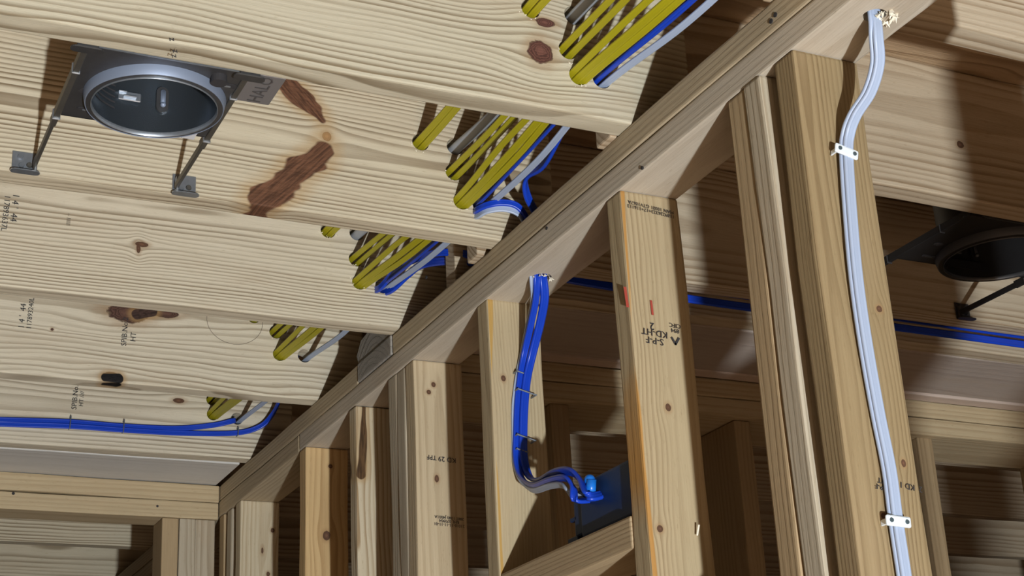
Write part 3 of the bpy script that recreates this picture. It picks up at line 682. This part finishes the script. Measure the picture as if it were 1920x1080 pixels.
    bm = bmesh.new(); capsule(bm, t0+Vector((0, -.004, -.007)), t0+Vector((0, -.004, .009)), .006, .002, Vector((0, -1, 0))); bmesh.ops.create_uvsphere(bm, u_segments=12, v_segments=8, radius=.0035, matrix=Matrix.Translation(t0+Vector((0, -.005, -.009)))); link_mesh('wing_screw', bm, M_rim, o_, smooth=True)
    bm = bmesh.new()
    for k in range(9):
        seg_ = [c+Vector((r*.872*math.cos(math.radians(118+i*6)), r*.872*math.sin(math.radians(118+i*6)), .012+k*.0075)) for i in range(9)]
        for p_, q_ in zip(seg_, seg_[1:]): bm.faces.new([bm.verts.new(v) for v in (p_, q_, q_+Vector((0, 0, .0022)), p_+Vector((0, 0, .0022)))])
    link_mesh('louver_print', bm, M_ink, root)
    bm = bmesh.new()
    for i in range(4):
        an = math.radians(84+i*2.6); p_ = c+Vector((r*.868*math.cos(an), r*.868*math.sin(an), .118))
        box_bm(bm, p_+Vector((-.0012, -.0012, -.0015)), p_+Vector((.0012, .0, .0015)))
    link_mesh('orange_print', bm, M_orange, root)
    # hanger bars, feet
    for x, nm in ((xa, 'left'), (xb, 'right')):
        bm = bmesh.new(); za = zp+.002
        A_, B_ = P(x, ya+.004, za), P(x, yb-.010, za-.002)
        box_bm(bm, Vector((A_.x-.0035, A_.y, A_.z-.004)), Vector((A_.x+.0035, A_.y+(B_.y-A_.y)*.62, A_.z+.008)), .0008, 1)
        box_bm(bm, Vector((A_.x-.0022, A_.y+(B_.y-A_.y)*.3, A_.z-.003)), Vector((A_.x+.0022, B_.y, A_.z+.006)), .0006, 1)
        br = link_mesh('hanger_bar', bm, M_bar, root)
        for fr in (.2, .55):
            bm = bmesh.new(); q_ = A_.lerp(B_, fr); box_bm(bm, q_+Vector((-.0048, -.0012, -.005)), q_+Vector((.0048, .0012, .009)), .0006, 1); link_mesh('bar_clip', bm, M_steel, br)
        # far foot: folded bracket nailed to the next joist face
        fy = yb
        sgn = -1 if x == xa else 1
        F = P(x+sgn*.012 if x == xa else x+.014, fy, 1.0)
        bm = bmesh.new(); box_bm(bm, F+Vector((-.016, -.0022, -.001)), F+Vector((.016, -.0008, .030)), .0006, 1)
        capsule(bm, F+Vector((-.012, -.010, -.0015)), F+Vector((.012, -.010, -.0015)), .013, .0016, Vector((0, 0, 1)))
        box_bm(bm, F+Vector((-sgn*.012-.0012, -.014, 0)), F+Vector((-sgn*.012+.0012, 0, .022)), .0004, 1)
        ft = link_mesh('joist_bracket', bm, M_steel, root)
        for (ux, uz) in ((-.006, .022), (.006, .012), (-.004, .010)):
            bm = bmesh.new(); bmesh.ops.create_cone(bm, cap_ends=True, segments=14, radius1=.0042, radius2=.003, depth=.003, matrix=Matrix.Translation(F+Vector((ux, -.0035, uz))) @ Matrix.Rotation(math.pi/2, 4, 'X')); link_mesh('nail', bm, M_bar if ux > 0 else M_steel, ft)
        N_ = P(x, ya, 1.0)
        bm = bmesh.new(); box_bm(bm, N_+Vector((-.012, .0008, -.001)), N_+Vector((.012, .0022, .026)), .0006, 1)
        capsule(bm, N_+Vector((-.012, .006, -.0022)), N_+Vector((.012, .006, -.0022)), .013, .0018, Vector((0, 0, 1)))
        link_mesh('joist_bracket', bm, M_steel_d, root)
    if tab:   # wiring compartment beside the pan with its raised lettering
        bm = bmesh.new(); box_bm(bm, P(xb+.004, ya+.008, zp), P(xb+.05, ya+.085, zp+.002), .0006, 1); box_bm(bm, P(xb+.006, ya+.012, zp+.002), P(xb+.048, ya+.08, zp+.06), .001, 1)
        jb = link_mesh('wiring_box', bm, plain('grey_steel', (.22,.205,.20), .6, .4), root)
        stamp(jb, 'HALO', xb+.028, ya+.045, zp, .026, 90, plain('embossed_steel', (.13,.12,.12), .5, .5), 'embossed_lettering', '-Z')
        bm = bmesh.new(); L_ = P(xa+.165, py1-.004, zp-.001); box_bm(bm, L_+Vector((-.020, -.006, -.0008)), L_+Vector((.020, .012, 0))); lb = link_mesh('paper_label', bm, M_label, root)
        bm = bmesh.new()
        for k in range(11): xx = -.015+k*.0018+(.0006 if k % 3 else 0); box_bm(bm, L_+Vector((xx, -.002, -.0012)), L_+Vector((xx+.0008, .010, -.0009)))
        link_mesh('barcode', bm, M_ink, lb)
    return root
can('round recessed light housing hung between two lit joists at upper left', .415, 1.848, .0925, .305, .510, 1.731, 2.1215, 1.742, 1.935)
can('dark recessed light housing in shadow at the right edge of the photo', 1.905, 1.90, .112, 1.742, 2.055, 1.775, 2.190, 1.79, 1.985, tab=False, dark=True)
